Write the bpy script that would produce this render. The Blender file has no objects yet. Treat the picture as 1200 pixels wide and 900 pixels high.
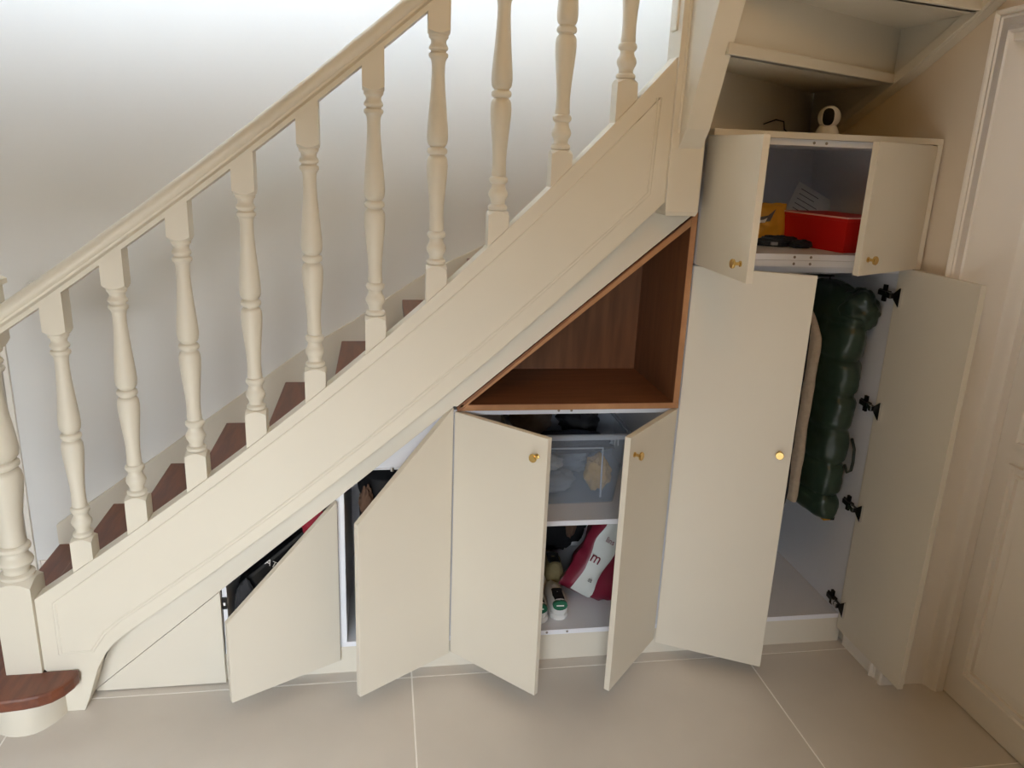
import bpy, bmesh, math, random
from math import sin, cos, pi, radians
from mathutils import Vector, Matrix, noise
random.seed(4)
sc = bpy.context.scene
COL = sc.collection

# ------------------------------------------------------------------ camera
F, YAW, PITCH, ROLL = 927.818, 0.169537, 0.285455, 0.0409445
CAM = Vector((-0.09168, -2.35874, 1.72116))
fw = Vector((sin(YAW)*cos(PITCH), cos(YAW)*cos(PITCH), -sin(PITCH)))
r0 = Vector((cos(YAW), -sin(YAW), 0)); u0 = r0.cross(fw)
rt = r0*cos(ROLL)+u0*sin(ROLL); up = -r0*sin(ROLL)+u0*cos(ROLL)
cd = bpy.data.cameras.new('camera'); cam = bpy.data.objects.new('camera', cd); COL.objects.link(cam)
cd.sensor_width = 36; cd.lens = F/1200*36; cd.clip_start = .02
cam.matrix_world = Matrix(((rt.x, up.x, -fw.x, CAM.x), (rt.y, up.y, -fw.y, CAM.y), (rt.z, up.z, -fw.z, CAM.z), (0, 0, 0, 1)))
sc.camera = cam

# ------------------------------------------------------------------ light
sc.view_settings.view_transform = 'Standard'; sc.view_settings.look = 'None'
sc.view_settings.gamma = 1; sc.view_settings.use_curve_mapping = False
sc.view_settings.exposure = 0.0
w = bpy.data.worlds.new('world'); sc.world = w; w.use_nodes = True
w.node_tree.nodes['Background'].inputs[0].default_value = (1, .9, .78, 1)
w.node_tree.nodes['Background'].inputs[1].default_value = .05
def area(name, loc, target, sx, sy, power, col):
    l = bpy.data.lights.new(name, 'AREA'); l.shape = 'RECTANGLE'; l.size = sx; l.size_y = sy
    l.energy = power; l.color = col
    o = bpy.data.objects.new(name, l); COL.objects.link(o); o.location = loc
    o.rotation_euler = (Vector(target)-Vector(loc)).to_track_quat('-Z', 'Y').to_euler()
sun = bpy.data.lights.new('sun', 'SUN'); sun.energy = 12; sun.angle = radians(.6); sun.color = (.96, 1, .97)
so = bpy.data.objects.new('sun', sun); COL.objects.link(so); so.location = (-1.5, -7, 5)
so.rotation_euler = Vector((.05, 1, -.665)).to_track_quat('-Z', 'Y').to_euler()      # through the glazed front door on to the hall floor
area('sky_beyond_front_door', (0, -8, 3.35), (0, 0, 2.2), 6, 2.3, 1850, (.82, .9, .98))
area('upper_landing_window', (-.75, -1.7, 3.55), (-.75, 0, 3.0), 2.0, 1.3, 270, (.72, .85, 1))
area('added_warm_fill', (.5, -1.6, 2.55), (.5, -.3, 1.2), .4, .4, 5.4, (1, .5, .09))  # warm fill light added to tint the upper right, no fixture known there

# ------------------------------------------------------------------ materials
MAT = {}
def lin(c): return tuple(((v/255)/12.92 if v/255 <= .04045 else ((v/255+.055)/1.055)**2.4) for v in c)+(1,)
def mat(name, rgb, rough=.5, metal=0, var=0, scale=8, stretch=(1, 1, 1), bump=0, bscale=60, spec=.5, coat=0, rgb2=None):
    m = bpy.data.materials.new(name); m.use_nodes = True; MAT[name] = m
    nt = m.node_tree; b = nt.nodes['Principled BSDF']
    b.inputs['Base Color'].default_value = lin(rgb); b.inputs['Roughness'].default_value = rough
    b.inputs['Metallic'].default_value = metal; b.inputs['Specular IOR Level'].default_value = spec
    b.inputs['Coat Weight'].default_value = coat
    if var or rgb2 or bump:
        tc = nt.nodes.new('ShaderNodeTexCoord'); mp = nt.nodes.new('ShaderNodeMapping')
        mp.inputs['Scale'].default_value = stretch; nt.links.new(tc.outputs['Object'], mp.inputs[0])
    if var or rgb2:
        n = nt.nodes.new('ShaderNodeTexNoise'); n.inputs['Scale'].default_value = scale; n.inputs['Detail'].default_value = 6
        nt.links.new(mp.outputs[0], n.inputs[0])
        r = nt.nodes.new('ShaderNodeValToRGB'); c = lin(rgb)
        d = lin(rgb2) if rgb2 else tuple(v*(1-var) for v in c[:3])+(1,)
        r.color_ramp.elements[0].position = .32; r.color_ramp.elements[1].position = .68
        r.color_ramp.elements[0].color = d; r.color_ramp.elements[1].color = c
        nt.links.new(n.outputs[0], r.inputs[0]); nt.links.new(r.outputs[0], b.inputs['Base Color'])
    if bump:
        n2 = nt.nodes.new('ShaderNodeTexNoise'); n2.inputs['Scale'].default_value = bscale; n2.inputs['Detail'].default_value = 4
        nt.links.new(mp.outputs[0], n2.inputs[0])
        bp = nt.nodes.new('ShaderNodeBump'); bp.inputs['Strength'].default_value = bump; bp.inputs['Distance'].default_value = .004
        nt.links.new(n2.outputs[0], bp.inputs['Height']); nt.links.new(bp.outputs[0], b.inputs['Normal'])
    return m
mat('paint', (222, 214, 197), .42, var=.05, scale=3, bump=.03, bscale=25)
mat('door_paint', (222, 214, 198), .5, var=.03, scale=2)
mat('wall', (228, 227, 224), .85, var=.02, scale=3, bump=.06, bscale=45)
mat('wall_right', (228, 214, 194), .8, var=.03, scale=3, bump=.05, bscale=40)
mat('trim', (238, 231, 221), .5)
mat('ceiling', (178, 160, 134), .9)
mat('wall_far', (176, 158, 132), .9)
mat('tile', (214, 206, 196), .42, var=.07, scale=3.5, bump=.03, bscale=90)
mat('grout', (252, 248, 242), .9)
mat('melamine', (236, 236, 240), .45)
mat('carcass', (222, 221, 224), .5)
mat('tread_wood', (122, 68, 44), .38, rgb2=(94, 50, 33), scale=5, stretch=(9, 1, 9), bump=.05, bscale=30, coat=.2)
mat('oak_shaded', (136, 90, 58), .5, rgb2=(114, 73, 46), scale=4, stretch=(10, 10, 1), bump=.03, bscale=40)  # niche boards: colour darkened to deepen the shade inside
mat('oak_flat_shaded', (140, 92, 60), .5, rgb2=(118, 75, 48), scale=4, stretch=(1, 10, 10), bump=.03, bscale=40)  # same darkening for shade, grain lying flat
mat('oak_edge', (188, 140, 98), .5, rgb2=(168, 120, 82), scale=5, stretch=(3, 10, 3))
mat('brass', (222, 190, 122), .25, metal=1)
mat('chrome', (235, 235, 235), .12, metal=1)
mat('dark_metal', (38, 36, 36), .3, metal=.8)
mat('screw', (150, 140, 132), .4, metal=.6)
mat('black', (22, 22, 25), .75, var=.3, scale=20)
mat('black_gloss', (10, 11, 14), .3)
mat('lens', (3, 3, 4), .45, spec=.2)
mat('black_nylon', (20, 21, 24), .5, bump=.2, bscale=30)
mat('charcoal', (50, 50, 54), .8, var=.3, scale=15, bump=.2, bscale=40)
mat('brown_cloth', (112, 84, 66), .85, var=.3, scale=14)
mat('burgundy', (124, 28, 50), .42, var=.25, scale=9, bump=.3, bscale=14)
mat('bag_white', (206, 208, 202), .5, var=.08, scale=8, bump=.15, bscale=16)
mat('red_card', (214, 26, 20), .42, var=.06, scale=6)
mat('red_edge', (240, 190, 176), .6)
mat('red_cloth', (168, 30, 52), .7, var=.2)
mat('mustard', (222, 160, 40), .5, var=.18, scale=12, bump=.2, bscale=30)
mat('ochre_cloth', (214, 168, 88), .85, var=.2, scale=20, bump=.3, bscale=40)
mat('white_cloth', (214, 216, 220), .9, var=.12, scale=14, bump=.3, bscale=40)
mat('grey_cloth', (160, 164, 172), .9, var=.2, scale=14, bump=.3, bscale=40)
mat('navy_cloth', (40, 46, 62), .9, var=.3, scale=14, bump=.3, bscale=40)
mat('taupe_cloth', (132, 118, 108), .9, var=.2, scale=14, bump=.3, bscale=40)
mat('beige_cloth', (188, 170, 148), .95, var=.15, scale=60, bump=.5, bscale=180)
mat('puffer', (44, 62, 50), .32, var=.3, scale=9, bump=.5, bscale=22)
mat('puffer_dark', (24, 34, 28), .35)
mat('white_plastic', (232, 230, 226), .35)
mat('paper', (222, 220, 214), .8)
mat('ink', (90, 90, 92), .8)
mat('shoe_white', (222, 220, 216), .6, var=.06, scale=20)
mat('shoe_green', (16, 92, 64), .5)
mat('shoe_olive', (150, 136, 96), .8, var=.2, scale=40)
mat('shoe_grey', (120, 118, 116), .7, var=.2, scale=30)
mat('dark_blue', (28, 36, 48), .5, bump=.2)
m = mat('clear_plastic', (190, 200, 214), .12)
nt = m.node_tree; b = nt.nodes['Principled BSDF']; tr = nt.nodes.new('ShaderNodeBsdfTransparent'); tr.inputs[0].default_value = (.93, .95, .97, 1)
mx = nt.nodes.new('ShaderNodeMixShader'); mx.inputs[0].default_value = .16
nt.links.new(tr.outputs[0], mx.inputs[1]); nt.links.new(b.outputs[0], mx.inputs[2]); nt.links.new(mx.outputs[0], nt.nodes['Material Output'].inputs[0])
m = mat('clear_rim', (206, 214, 226), .15)
nt = m.node_tree; b = nt.nodes['Principled BSDF']; tr = nt.nodes.new('ShaderNodeBsdfTransparent')
mx = nt.nodes.new('ShaderNodeMixShader'); mx.inputs[0].default_value = .42
nt.links.new(tr.outputs[0], mx.inputs[1]); nt.links.new(b.outputs[0], mx.inputs[2]); nt.links.new(mx.outputs[0], nt.nodes['Material Output'].inputs[0])

# ------------------------------------------------------------------ mesh helpers
class MB:
    def __init__(s): s.v = []; s.f = []; s.m = []; s.mats = []
    def mi(s, m):
        if m not in s.mats: s.mats.append(m)
        return s.mats.index(m)
    def add(s, vs, fs, m):
        k = len(s.v); i = s.mi(m); s.v += [Vector(v) for v in vs]
        for f in fs: s.f.append([k+j for j in f]); s.m.append(i)
    def box(s, a, b, m, R=None):
        x0, y0, z0 = a; x1, y1, z1 = b
        vs = [(x0, y0, z0), (x1, y0, z0), (x1, y1, z0), (x0, y1, z0), (x0, y0, z1), (x1, y0, z1), (x1, y1, z1), (x0, y1, z1)]
        if R: vs = [R @ Vector(v) for v in vs]
        s.add(vs, [(0, 3, 2, 1), (4, 5, 6, 7), (0, 1, 5, 4), (1, 2, 6, 5), (2, 3, 7, 6), (3, 0, 4, 7)], m); return s
    def prism(s, poly, ax, a, b, m, R=None):
        # poly = 2-D outline; ax = axis of extrusion; the other two axes in order
        def P(p, t):
            v = {'x': (t, p[0], p[1]), 'y': (p[0], t, p[1]), 'z': (p[0], p[1], t)}[ax]
            return R @ Vector(v) if R else v
        n = len(poly)
        s.add([P(p, a) for p in poly]+[P(p, b) for p in poly],
              [list(range(n)), list(range(2*n-1, n-1, -1))]+[(i, n+i, n+(i+1) % n, (i+1) % n) for i in range(n)], m); return s
    def lathe(s, prof, c, m, seg=24, R=None):
        # prof = [(t along axis, radius)], axis z through c unless R given
        vs = []; fs = []
        for t, r in prof:
            for k in range(seg):
                v = Vector((r*cos(2*pi*k/seg), r*sin(2*pi*k/seg), t)); v = (R @ v if R else v)+Vector(c); vs.append(v)
        for i in range(len(prof)-1):
            for k in range(seg):
                k2 = (k+1) % seg; fs.append((i*seg+k, i*seg+k2, (i+1)*seg+k2, (i+1)*seg+k))
        fs.append(list(range(seg-1, -1, -1))); n = (len(prof)-1)*seg; fs.append(list(range(n, n+seg)))
        s.add(vs, fs, m); return s
    def sweep(s, path, prof, m, side=None, closed_path=False):
        # prof in (side, up) plane swept along path; side = fixed side vector
        n = len(path); q = len(prof); vs = []
        for i, p in enumerate(path):
            p = Vector(p)
            if closed_path: t = Vector(path[(i+1) % n])-Vector(path[i-1])
            else: t = Vector(path[min(i+1, n-1)])-Vector(path[max(i-1, 0)])
            t.normalize()
            sd = Vector(side) if side else t.orthogonal().normalized()
            u = sd.cross(t).normalized()
            k = 1.0
            if closed_path or 0 < i < n-1:
                d1 = (p-Vector(path[i-1])).normalized(); k = 1/max(.5, d1.dot(t))
            for a, b2 in prof: vs.append(p+sd*a+u*b2*k)
        fs = []
        rng = n if closed_path else n-1
        for i in range(rng):
            i2 = (i+1) % n
            for k in range(q):
                k2 = (k+1) % q; fs.append((i*q+k, i*q+k2, i2*q+k2, i2*q+k))
        if not closed_path: fs += [list(range(q-1, -1, -1)), list(range((n-1)*q, n*q))]
        s.add(vs, fs, m); return s
    def tube(s, path, r, m, seg=8):
        n = len(path); vs = []; fs = []; ref = None
        for i, p in enumerate(path):
            p = Vector(p); t = (Vector(path[min(i+1, n-1)])-Vector(path[max(i-1, 0)])).normalized()
            if ref is None: ref = t.orthogonal().normalized()
            ref = (ref-t*ref.dot(t)).normalized(); u = t.cross(ref)
            rr = r[i] if isinstance(r, (list, tuple)) else r
            for k in range(seg): vs.append(p+ref*rr*cos(2*pi*k/seg)+u*rr*sin(2*pi*k/seg))
        for i in range(n-1):
            for k in range(seg):
                k2 = (k+1) % seg; fs.append((i*seg+k, i*seg+k2, (i+1)*seg+k2, (i+1)*seg+k))
        fs += [list(range(seg-1, -1, -1)), list(range((n-1)*seg, n*seg))]
        s.add(vs, fs, m); return s
    def blob(s, c, r, m, amp=.15, freq=2.5, seed=0, flat=None, nu=40, nv=24, power=1.0):
        c = Vector(c); vs = []; fs = []
        for j in range(nv+1):
            th = pi*j/nv
            for i in range(nu):
                ph = 2*pi*i/nu
                d = Vector((sin(th)*cos(ph), sin(th)*sin(ph), cos(th)))
                e = Vector([math.copysign(abs(q)**power, q) for q in d])
                k = 1+amp*noise.fractal(d*freq+Vector((seed*7.3, seed*3.1, 1)), 1, 2, 4)
                v = Vector((e.x*r[0]*k, e.y*r[1]*k, e.z*r[2]*k))+c
                if flat is not None: v.z = max(v.z, flat)
                vs.append(v)
        for j in range(nv):
            for i in range(nu):
                i2 = (i+1) % nu; fs.append((j*nu+i, (j+1)*nu+i, (j+1)*nu+i2, j*nu+i2))
        s.add(vs, fs, m); return s
    def loft(s, rings, m, cap=True):
        q = len(rings[0]); vs = [v for r in rings for v in r]; fs = []
        for i in range(len(rings)-1):
            for k in range(q):
                k2 = (k+1) % q; fs.append((i*q+k, i*q+k2, (i+1)*q+k2, (i+1)*q+k))
        if cap: fs += [list(range(q-1, -1, -1)), list(range((len(rings)-1)*q, len(rings)*q))]
        s.add(vs, fs, m); return s
WP = {}
def obj(name, mb, parent=None, smooth=None, bevel=0, label=None, cat=None, group=None, kind=None):
    lo = Vector([min(v[i] for v in mb.v) for i in range(3)]); hi = Vector([max(v[i] for v in mb.v) for i in range(3)])
    c = Vector(((lo.x+hi.x)/2, (lo.y+hi.y)/2, lo.z))
    me = bpy.data.meshes.new(name)
    bm = bmesh.new()
    vs = [bm.verts.new(v-c) for v in mb.v]; bm.verts.ensure_lookup_table()
    for f, mi in zip(mb.f, mb.m):
        try: fc = bm.faces.new([vs[i] for i in f])
        except ValueError: continue
        fc.material_index = mi
    bmesh.ops.remove_doubles(bm, verts=bm.verts, dist=1e-6)
    bmesh.ops.recalc_face_normals(bm, faces=bm.faces)
    if bevel:
        es = [e for e in bm.edges if len(e.link_faces) == 2 and e.calc_face_angle(0) > .6]
        bmesh.ops.bevel(bm, geom=es, offset=bevel, segments=2, profile=.6, affect='EDGES', clamp_overlap=True)
    bmesh.ops.triangulate(bm, faces=[f for f in bm.faces if len(f.verts) > 4])
    bm.to_mesh(me); bm.free()
    for m in mb.mats: me.materials.append(MAT[m])
    if smooth:
        for p in me.polygons: p.use_smooth = True
        me.set_sharp_from_angle(angle=radians(smooth))
    o = bpy.data.objects.new(name, me); COL.objects.link(o); WP[o.name] = c
    if parent: o.parent = parent; o.location = c-WP[parent.name]
    else: o.location = c
    if label: o['label'] = label
    if cat: o['category'] = cat
    if group: o['group'] = group
    if kind: o['kind'] = kind
    return o
def thing(name, loc, label, cat, group=None):
    o = bpy.data.objects.new(name, None); COL.objects.link(o); o.location = loc; WP[o.name] = Vector(loc)
    o.empty_display_size = .1; o['label'] = label; o['category'] = cat
    if group: o['group'] = group
    return o
def struct(name, mb, **k): return obj(name, mb, kind='structure', **k)
def text_mesh(name, body, size, mtx, m, parent, depth=.0004):
    cu = bpy.data.curves.new(name, 'FONT'); cu.body = body; cu.size = size; cu.extrude = depth; cu.align_x = 'CENTER'; cu.align_y = 'CENTER'
    t = bpy.data.objects.new('tmp', cu); COL.objects.link(t)
    dg = bpy.context.evaluated_depsgraph_get(); me = bpy.data.meshes.new_from_object(t.evaluated_get(dg))
    bpy.data.objects.remove(t); bpy.data.curves.remove(cu)
    me.transform(mtx); me.materials.clear(); me.materials.append(MAT[m])
    c = sum((v.co for v in me.vertices), Vector())/len(me.vertices); me.transform(Matrix.Translation(-c))
    o = bpy.data.objects.new(name, me); COL.objects.link(o); o.parent = parent; o.location = c-WP[parent.name]; WP[o.name] = c
    return o
def rotz(px, py, a): return Matrix.Translation((px, py, 0)) @ Matrix.Rotation(a, 4, 'Z')
def poly(c, x):
    r = 0
    for k in c: r = r*x+k
    return r
def span(a, b, n): return [a+(b-a)*i/(n-1) for i in range(n)]

# ------------------------------------------------------------------ room
YB = .745      # back wall
XR = 1.615     # right wall
b = MB(); b.box((-4, -4.2, -.1), (3.0, YB+.1, -.0012), 'grout')
floor = struct('floor', b)
gy = -.0515; g = .0026; tile_me = None
for ix in range(-4, 3):
    for iy in range(-6, 2):
        x0 = ix*1.2; y1 = gy+.6*(iy+1)-0; y0 = y1-.6
        y0c, y1c = max(y0, -4.2), min(y1, YB)
        x1c = min(x0+1.2, 3.0); x0c = max(x0, -4)
        if y1c-y0c < .02 or x1c-x0c < .02: continue
        b = MB(); b.box((x0c+g, y0c+g, -.012), (x1c-g, y1c-g, 0), 'tile')
        obj('floor_tile', b, floor, bevel=.0008)
b = MB(); b.box((-4, YB, 0), (3.0, YB+.1, 5.0), 'wall'); struct('wall_back', b)
# right wall with a door opening y -0.265 .. -1.25, head 2.09
JY, HZ, JY2 = -.265, 2.085, -1.22
b = MB(); b.box((XR, JY, 0), (XR+.3, YB, 5.0), 'wall_right'); b.box((XR, JY2, HZ), (XR+.3, JY, 5.0), 'wall_right'); b.box((XR, -4.2, 0), (XR+.3, JY2, 5.0), 'wall_right')
struct('wall_right', b)
b = MB(); b.box((-4, -4.2, 2.62), (.7, -.35, 2.8), 'ceiling'); struct('ceiling', b)
b = MB()
for a_, c_ in (((-4, 0), (-1.75, 5)), ((-.15, 0), (1.9, 5)), ((-1.75, 2.03), (-.15, 5))): b.box((a_[0], -4.3, a_[1]), (c_[0], -4.2, c_[1]), 'wall_far')
struct('wall_front', b)
b = MB(); b.box((-4.1, -4.3, 5.0), (1.915, YB+.1, 5.1), 'ceiling'); struct('ceiling_upper', b)
b = MB(); b.box((-4.1, -4.3, 0), (-4, YB+.1, 5.0), 'wall_far'); struct('wall_left', b)
b = MB(); b.box((.2, -2.95, 0), (XR, -2.83, 2.62), 'wall_far'); struct('wall_light_blocker', b)  # unseen wall added behind the camera to keep daylight off the right side
# casing round the opening: stepped moulding profile (distance from opening edge, projection)
prof = [(0, 0), (0, .014), (.006, .018), (.016, .018), (.020, .011), (.040, .011), (.044, .015), (.050, .015), (.054, .022), (.060, .024), (.064, .020), (.066, 0)]
def casing(y_in, sgn):
    m = MB()
    rings = []
    for z, off in ((0, 0), (HZ, 1)):
        rings.append([Vector((XR-p, y_in+sgn*d, z+(d if off else 0))) for d, p in prof])
    m.loft(rings, 'trim'); return m
b = casing(JY, 1)
c2 = casing(JY2, -1); b.add(c2.v, c2.f, 'trim')
m = MB(); m.loft([[Vector((XR-p, JY+d, HZ+d)) for d, p in prof], [Vector((XR-p, JY2-d, HZ+d)) for d, p in prof]], 'trim'); b.add(m.v, m.f, 'trim')
struct('trim_1', b, smooth=20)
# jamb lining with moulded stop, frame
b = MB()
out = [(XR, JY), (XR+.13, JY-.004), (XR+.140, JY-.008), (XR+.147, JY-.018), (XR+.150, JY-.032), (XR+.154, JY-.044), (XR+.160, JY-.052), (XR+.188, JY-.052), (XR+.188, JY+.02), (XR, JY+.02)]
b.prism(out, 'z', 0, HZ, 'trim')
out2 = [(x, JY2+(JY-y)) for x, y in out]; b.prism(out2, 'z', 0, HZ, 'trim')
b.box((XR, JY2, HZ-.02), (XR+.188, JY, HZ+.01), 'trim')
struct('trim_2', b, smooth=30)
DX = XR+.19
b = MB(); b.box((DX, JY2+.02, .006), (DX+.04, JY-.0, HZ), 'trim'); d1 = struct('door_1', b)
for (z0, z1) in ((.13, .85), (.945, 1.95)):
    y0, y1 = -.40, -1.10
    ring = [(DX, y0, z0), (DX, y0, z1), (DX, y1, z1), (DX, y1, z0)]
    b = MB(); b.sweep([Vector(p) for p in ring], [(-.014, -.018), (-.014, -.006), (-.006, -.002), (-.006, .006), (-.012, .010), (-.012, .018), (.004, .018), (.004, -.018)], 'trim', side=(1, 0, 0), closed_path=True)
    obj('panel_moulding', b, d1)
    b = MB(); b.box((DX-.005, y1+.05, z0+.05), (DX+.004, y0-.05, z1-.05), 'trim'); obj('panel', b, d1, bevel=.003)
# skirting on the right wall between wardrobe and casing
b = MB(); b.prism([(XR, 0), (XR-.014, 0), (XR-.014, .085), (XR-.008, .098), (XR, .1)], 'y', -.199, -.024, 'trim'); 
b.v = [Vector((v.x, v.y, v.z)) for v in b.v]; struct('baseboard_right', b)
# door casing on the back wall by the foot of the stair
b = MB(); b.box((-1.62, YB-.022, 0), (-1.487, YB, 2.15), 'trim'); b.box((-1.482, YB-.014, 0), (-1.462, YB, 2.15), 'trim')
b.box((-1.455, YB-.014, 0), (-1.446, YB, .075), 'trim'); struct('trim_3', b, bevel=.003)
b = MB(); b.box((-1.445, YB-.012, 0), (-1.37, YB, .075), 'trim'); struct('baseboard_back', b, bevel=.002)
b = MB(); b.lathe([(0, .012), (.008, .012), (.012, .007), (.03, .006), (.036, .011), (.042, .009)], (-1.345, YB, 1.19), 'white_plastic', 14, Matrix.Rotation(pi/2, 3, 'X'))
obj('wall_hook', b, smooth=40, label='tiny white peg on the back wall just above the lower end of the handrail', cat='wall hook')

# ------------------------------------------------------------------ staircase
YC = -.068                       # centre plane of the balustrade
SF, SB = -.105, -.040            # faces of the outer string
T = (0.0248, 0.1348, 0.8995, 1.2626); BT = (0.0196, 0.0927, 0.8384, 0.9359)
MU = (0.0433, 0.1275, 0.8729, 1.2143); ML = (-0.0063, 0.0995, 0.8663, 0.9913)
RT = (0.0525, 0.8334, 2.1209); RB = (0.0636, 0.8312, 2.0385)
stair = thing('staircase', (-.2, .3, 0), 'cream painted quarter-turn staircase with turned balusters and brown wooden treads', 'staircase')
xs = span(-1.112, .722, 34); xb = span(.722, -.86, 34)
low = [(-.905, .232), (-.935, .195), (-.958, .15), (-.974, .105), (-.990, .055), (-1.011, 0), (-1.066, 0), (-1.07, .112), (-1.112, .155)]
b = MB(); b.prism([(x, poly(T, x)) for x in xs]+[(x, poly(BT, x)) for x in xb]+low, 'y', SF, SB, 'paint')
string = obj('outer_string', b, stair, bevel=.002)
# routed mouldings on the string: thin beads
up_path = [(x, SF, poly(MU, x)) for x in span(-1.062, .681, 30)]
lo_path = [(x, SF, poly(ML, x)) for x in span(.674, -.875, 30)]+[(-.928, SF, .267), (-.968, SF, .208), (-1.062, SF, .205)]
def bead(path, off, r=.0022, closed=True):
    m = MB(); pr = [(r*cos(a), r*1.2*sin(a)) for a in span(0, 2*pi*7/8, 8)]
    n = len(path); q = []
    for i, p in enumerate(path):
        t = (Vector(path[(i+1) % n])-Vector(path[i-1])).normalized(); nrm = Vector((t.z, 0, -t.x)); q.append(Vector(p)+nrm*off)
    m.sweep(q, pr, 'paint', side=(0, 1, 0), closed_path=True); return m
ring = up_path+lo_path
obj('moulding', bead(ring, 0), string, smooth=60)
lowring = [up_path[-1]]+lo_path+[up_path[0]]
q = [Vector((p[0]+(.008 if i == len(lowring)-1 or i == len(lowring)-2 else (-.008 if i < 2 else -.005)), SF, p[2]+(.006 if 0 < i < len(lowring)-1 else 0))) for i, p in enumerate(lowring)]
m = MB(); m.tube(q, .003, 'paint', 8); obj('moulding', m, string, smooth=60)
# raised field of the string
b = MB(); b.prism([(p[0], p[2]) for p in ring], 'y', SF-.0015, SF+.01, 'paint'); obj('raised_field', b, string)

# treads and risers
RISE = .166
wallX = [None, -1.365, -1.147, -.919, -.698, -.467, -.247, -.012, .239]
def zt(n): return -.012+RISE*n+(.038 if n > 11 else .019 if n == 11 else 0)
lines = {}
for n in range(2, 8): lines[n] = ((wallX[n], -.05), (wallX[n], YB))
lines[8] = ((.16, -.05), (.239, YB))
lines[9] = ((.325, -.05), (.50, YB))
lines[10] = ((.485, -.05), (.80, YB))
lines[11] = ((.635, -.05), (1.08, YB))
lines[12] = ((.735, -.05), (1.56, YB))
lines[13] = ((.752, -.238), (1.578, .246))
lines[14] = ((.752, -.321), (1.578, -.117))
lines[15] = ((.752, -.45), (1.578, -.36))
lines[16] = ((.752, -.60), (1.578, -.58))
lines[17] = ((.752, -.80), (1.578, -.80))
def lerp(l, y=None): return l
def off(l, d):
    a = Vector(l[0]); c = Vector(l[1]); t = (c-a).normalized(); nrm = Vector((-t.y, t.x))  # nrm points down-stairs (-x for +y lines)
    a, c = a+nrm*d, c+nrm*d
    if l[0][0] == .752:      # upper flight: keep the ends between the upper string and the wall string
        g_ = (c-a)/(c.x-a.x); a, c = a+g_*(.795-a.x), a+g_*(1.578-a.x)
    return (a, c)
tread1 = [(-1.012, -.108), (-1.009, -.125), (-1.014, -.150), (-1.030, -.185), (-1.055, -.212), (-1.085, -.227), (-1.12, -.236), (-1.18, -.243), (-1.24, -.236), (-1.30, -.21), (-1.345, -.165), (-1.366, -.10), (-1.366, YB), (-1.125, YB), (-1.125, -.108)]
b = MB(); b.prism(tread1, 'z', .112, .152, 'tread_wood'); obj('tread', b, stair, bevel=.008)
riser1 = [(-1.062, -.106), (-1.066, -.125), (-1.078, -.152), (-1.101, -.183), (-1.122, -.199), (-1.145, -.206), (-1.168, -.207), (-1.19, -.204), (-1.225, -.188), (-1.28, -.15), (-1.325, -.10), (-1.336, -.05), (-1.336, YB), (-1.15, YB), (-1.15, -.106)]
b = MB(); b.prism(riser1, 'z', 0, .112, 'paint'); obj('riser', b, stair, smooth=30)
for n in range(2, 17):
    z = zt(n); f = off(lines[n], .0); bk = off(lines[n+1], -.02)
    pl = [f[0], f[1]]
    if n == 12: pl += [Vector((1.578, YB))]          # the corner winder
    pl += [bk[1], bk[0]]
    if n == 12: pl += [Vector((.752, -.05))]
    b = MB(); b.prism([(v.x, v.y) for v in pl], 'z', z-.034, z, 'tread_wood' if n < 11 else 'paint'); obj('tread', b, stair, bevel=.004)
    r1 = off(lines[n], -.022); r2 = off(lines[n], -.040)
    b = MB(); b.prism([(v.x, v.y) for v in (r1[0], r1[1], r2[1], r2[0])], 'z', zt(n-1)-(.034 if n > 2 else 0), z-.034, 'paint'); obj('riser', b, stair)
    if n >= 13:    # lip that carries the riser, seen from below
        r3 = off(lines[n], -.054)
        b = MB(); b.prism([(v.x, v.y) for v in (r1[0], r1[1], r3[1], r3[0])], 'z', zt(n-1)-.034, zt(n-1)-.004, 'paint'); obj('riser_lip', b, stair, bevel=.003)
# wall string on the back wall
ws = [(-1.366, .152), (-1.366, .235), (-1.33, .262), (-1.219, .337), (-.919, .555), (-.431, .921), (-.215, 1.055), (.084, 1.258), (.316, 1.372), (.60, 1.60), (.95, 1.86), (1.3, 2.0), (1.56, 2.1)]
lowl = [(1.56, 1.83), (1.2, 1.80), (.9, 1.60), (.3, 1.16), (-.2, .82), (-.9, .32), (-1.2, .12)]
b = MB(); b.prism(ws+lowl, 'y', YB-.022, YB, 'paint'); obj('wall_string', b, stair, bevel=.002)
b = MB(); b.prism([(.70, 1.755), (.505, 1.838), (.089, 2.019), (-.178, 2.155), (-.55, 2.37), (-1.0, 2.70), (-1.0, 2.95), (-.5, 2.62), (-.1, 2.42), (.3, 2.25), (.70, 2.12)], 'x', XR-.036, XR, 'paint'); obj('wall_string', b, stair, bevel=.003)
m = MB(); m.prism([(.56, 1.812), (.505, 1.838), (.089, 2.019), (-.178, 2.155), (-.55, 2.37), (-1.0, 2.70), (-1.0, 2.745), (-.55, 2.408), (-.178, 2.191), (.089, 2.055), (.505, 1.874), (.56, 1.848)], 'x', XR-.048, XR-.036, 'paint'); obj('string_batten', m, stair, bevel=.002)
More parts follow.
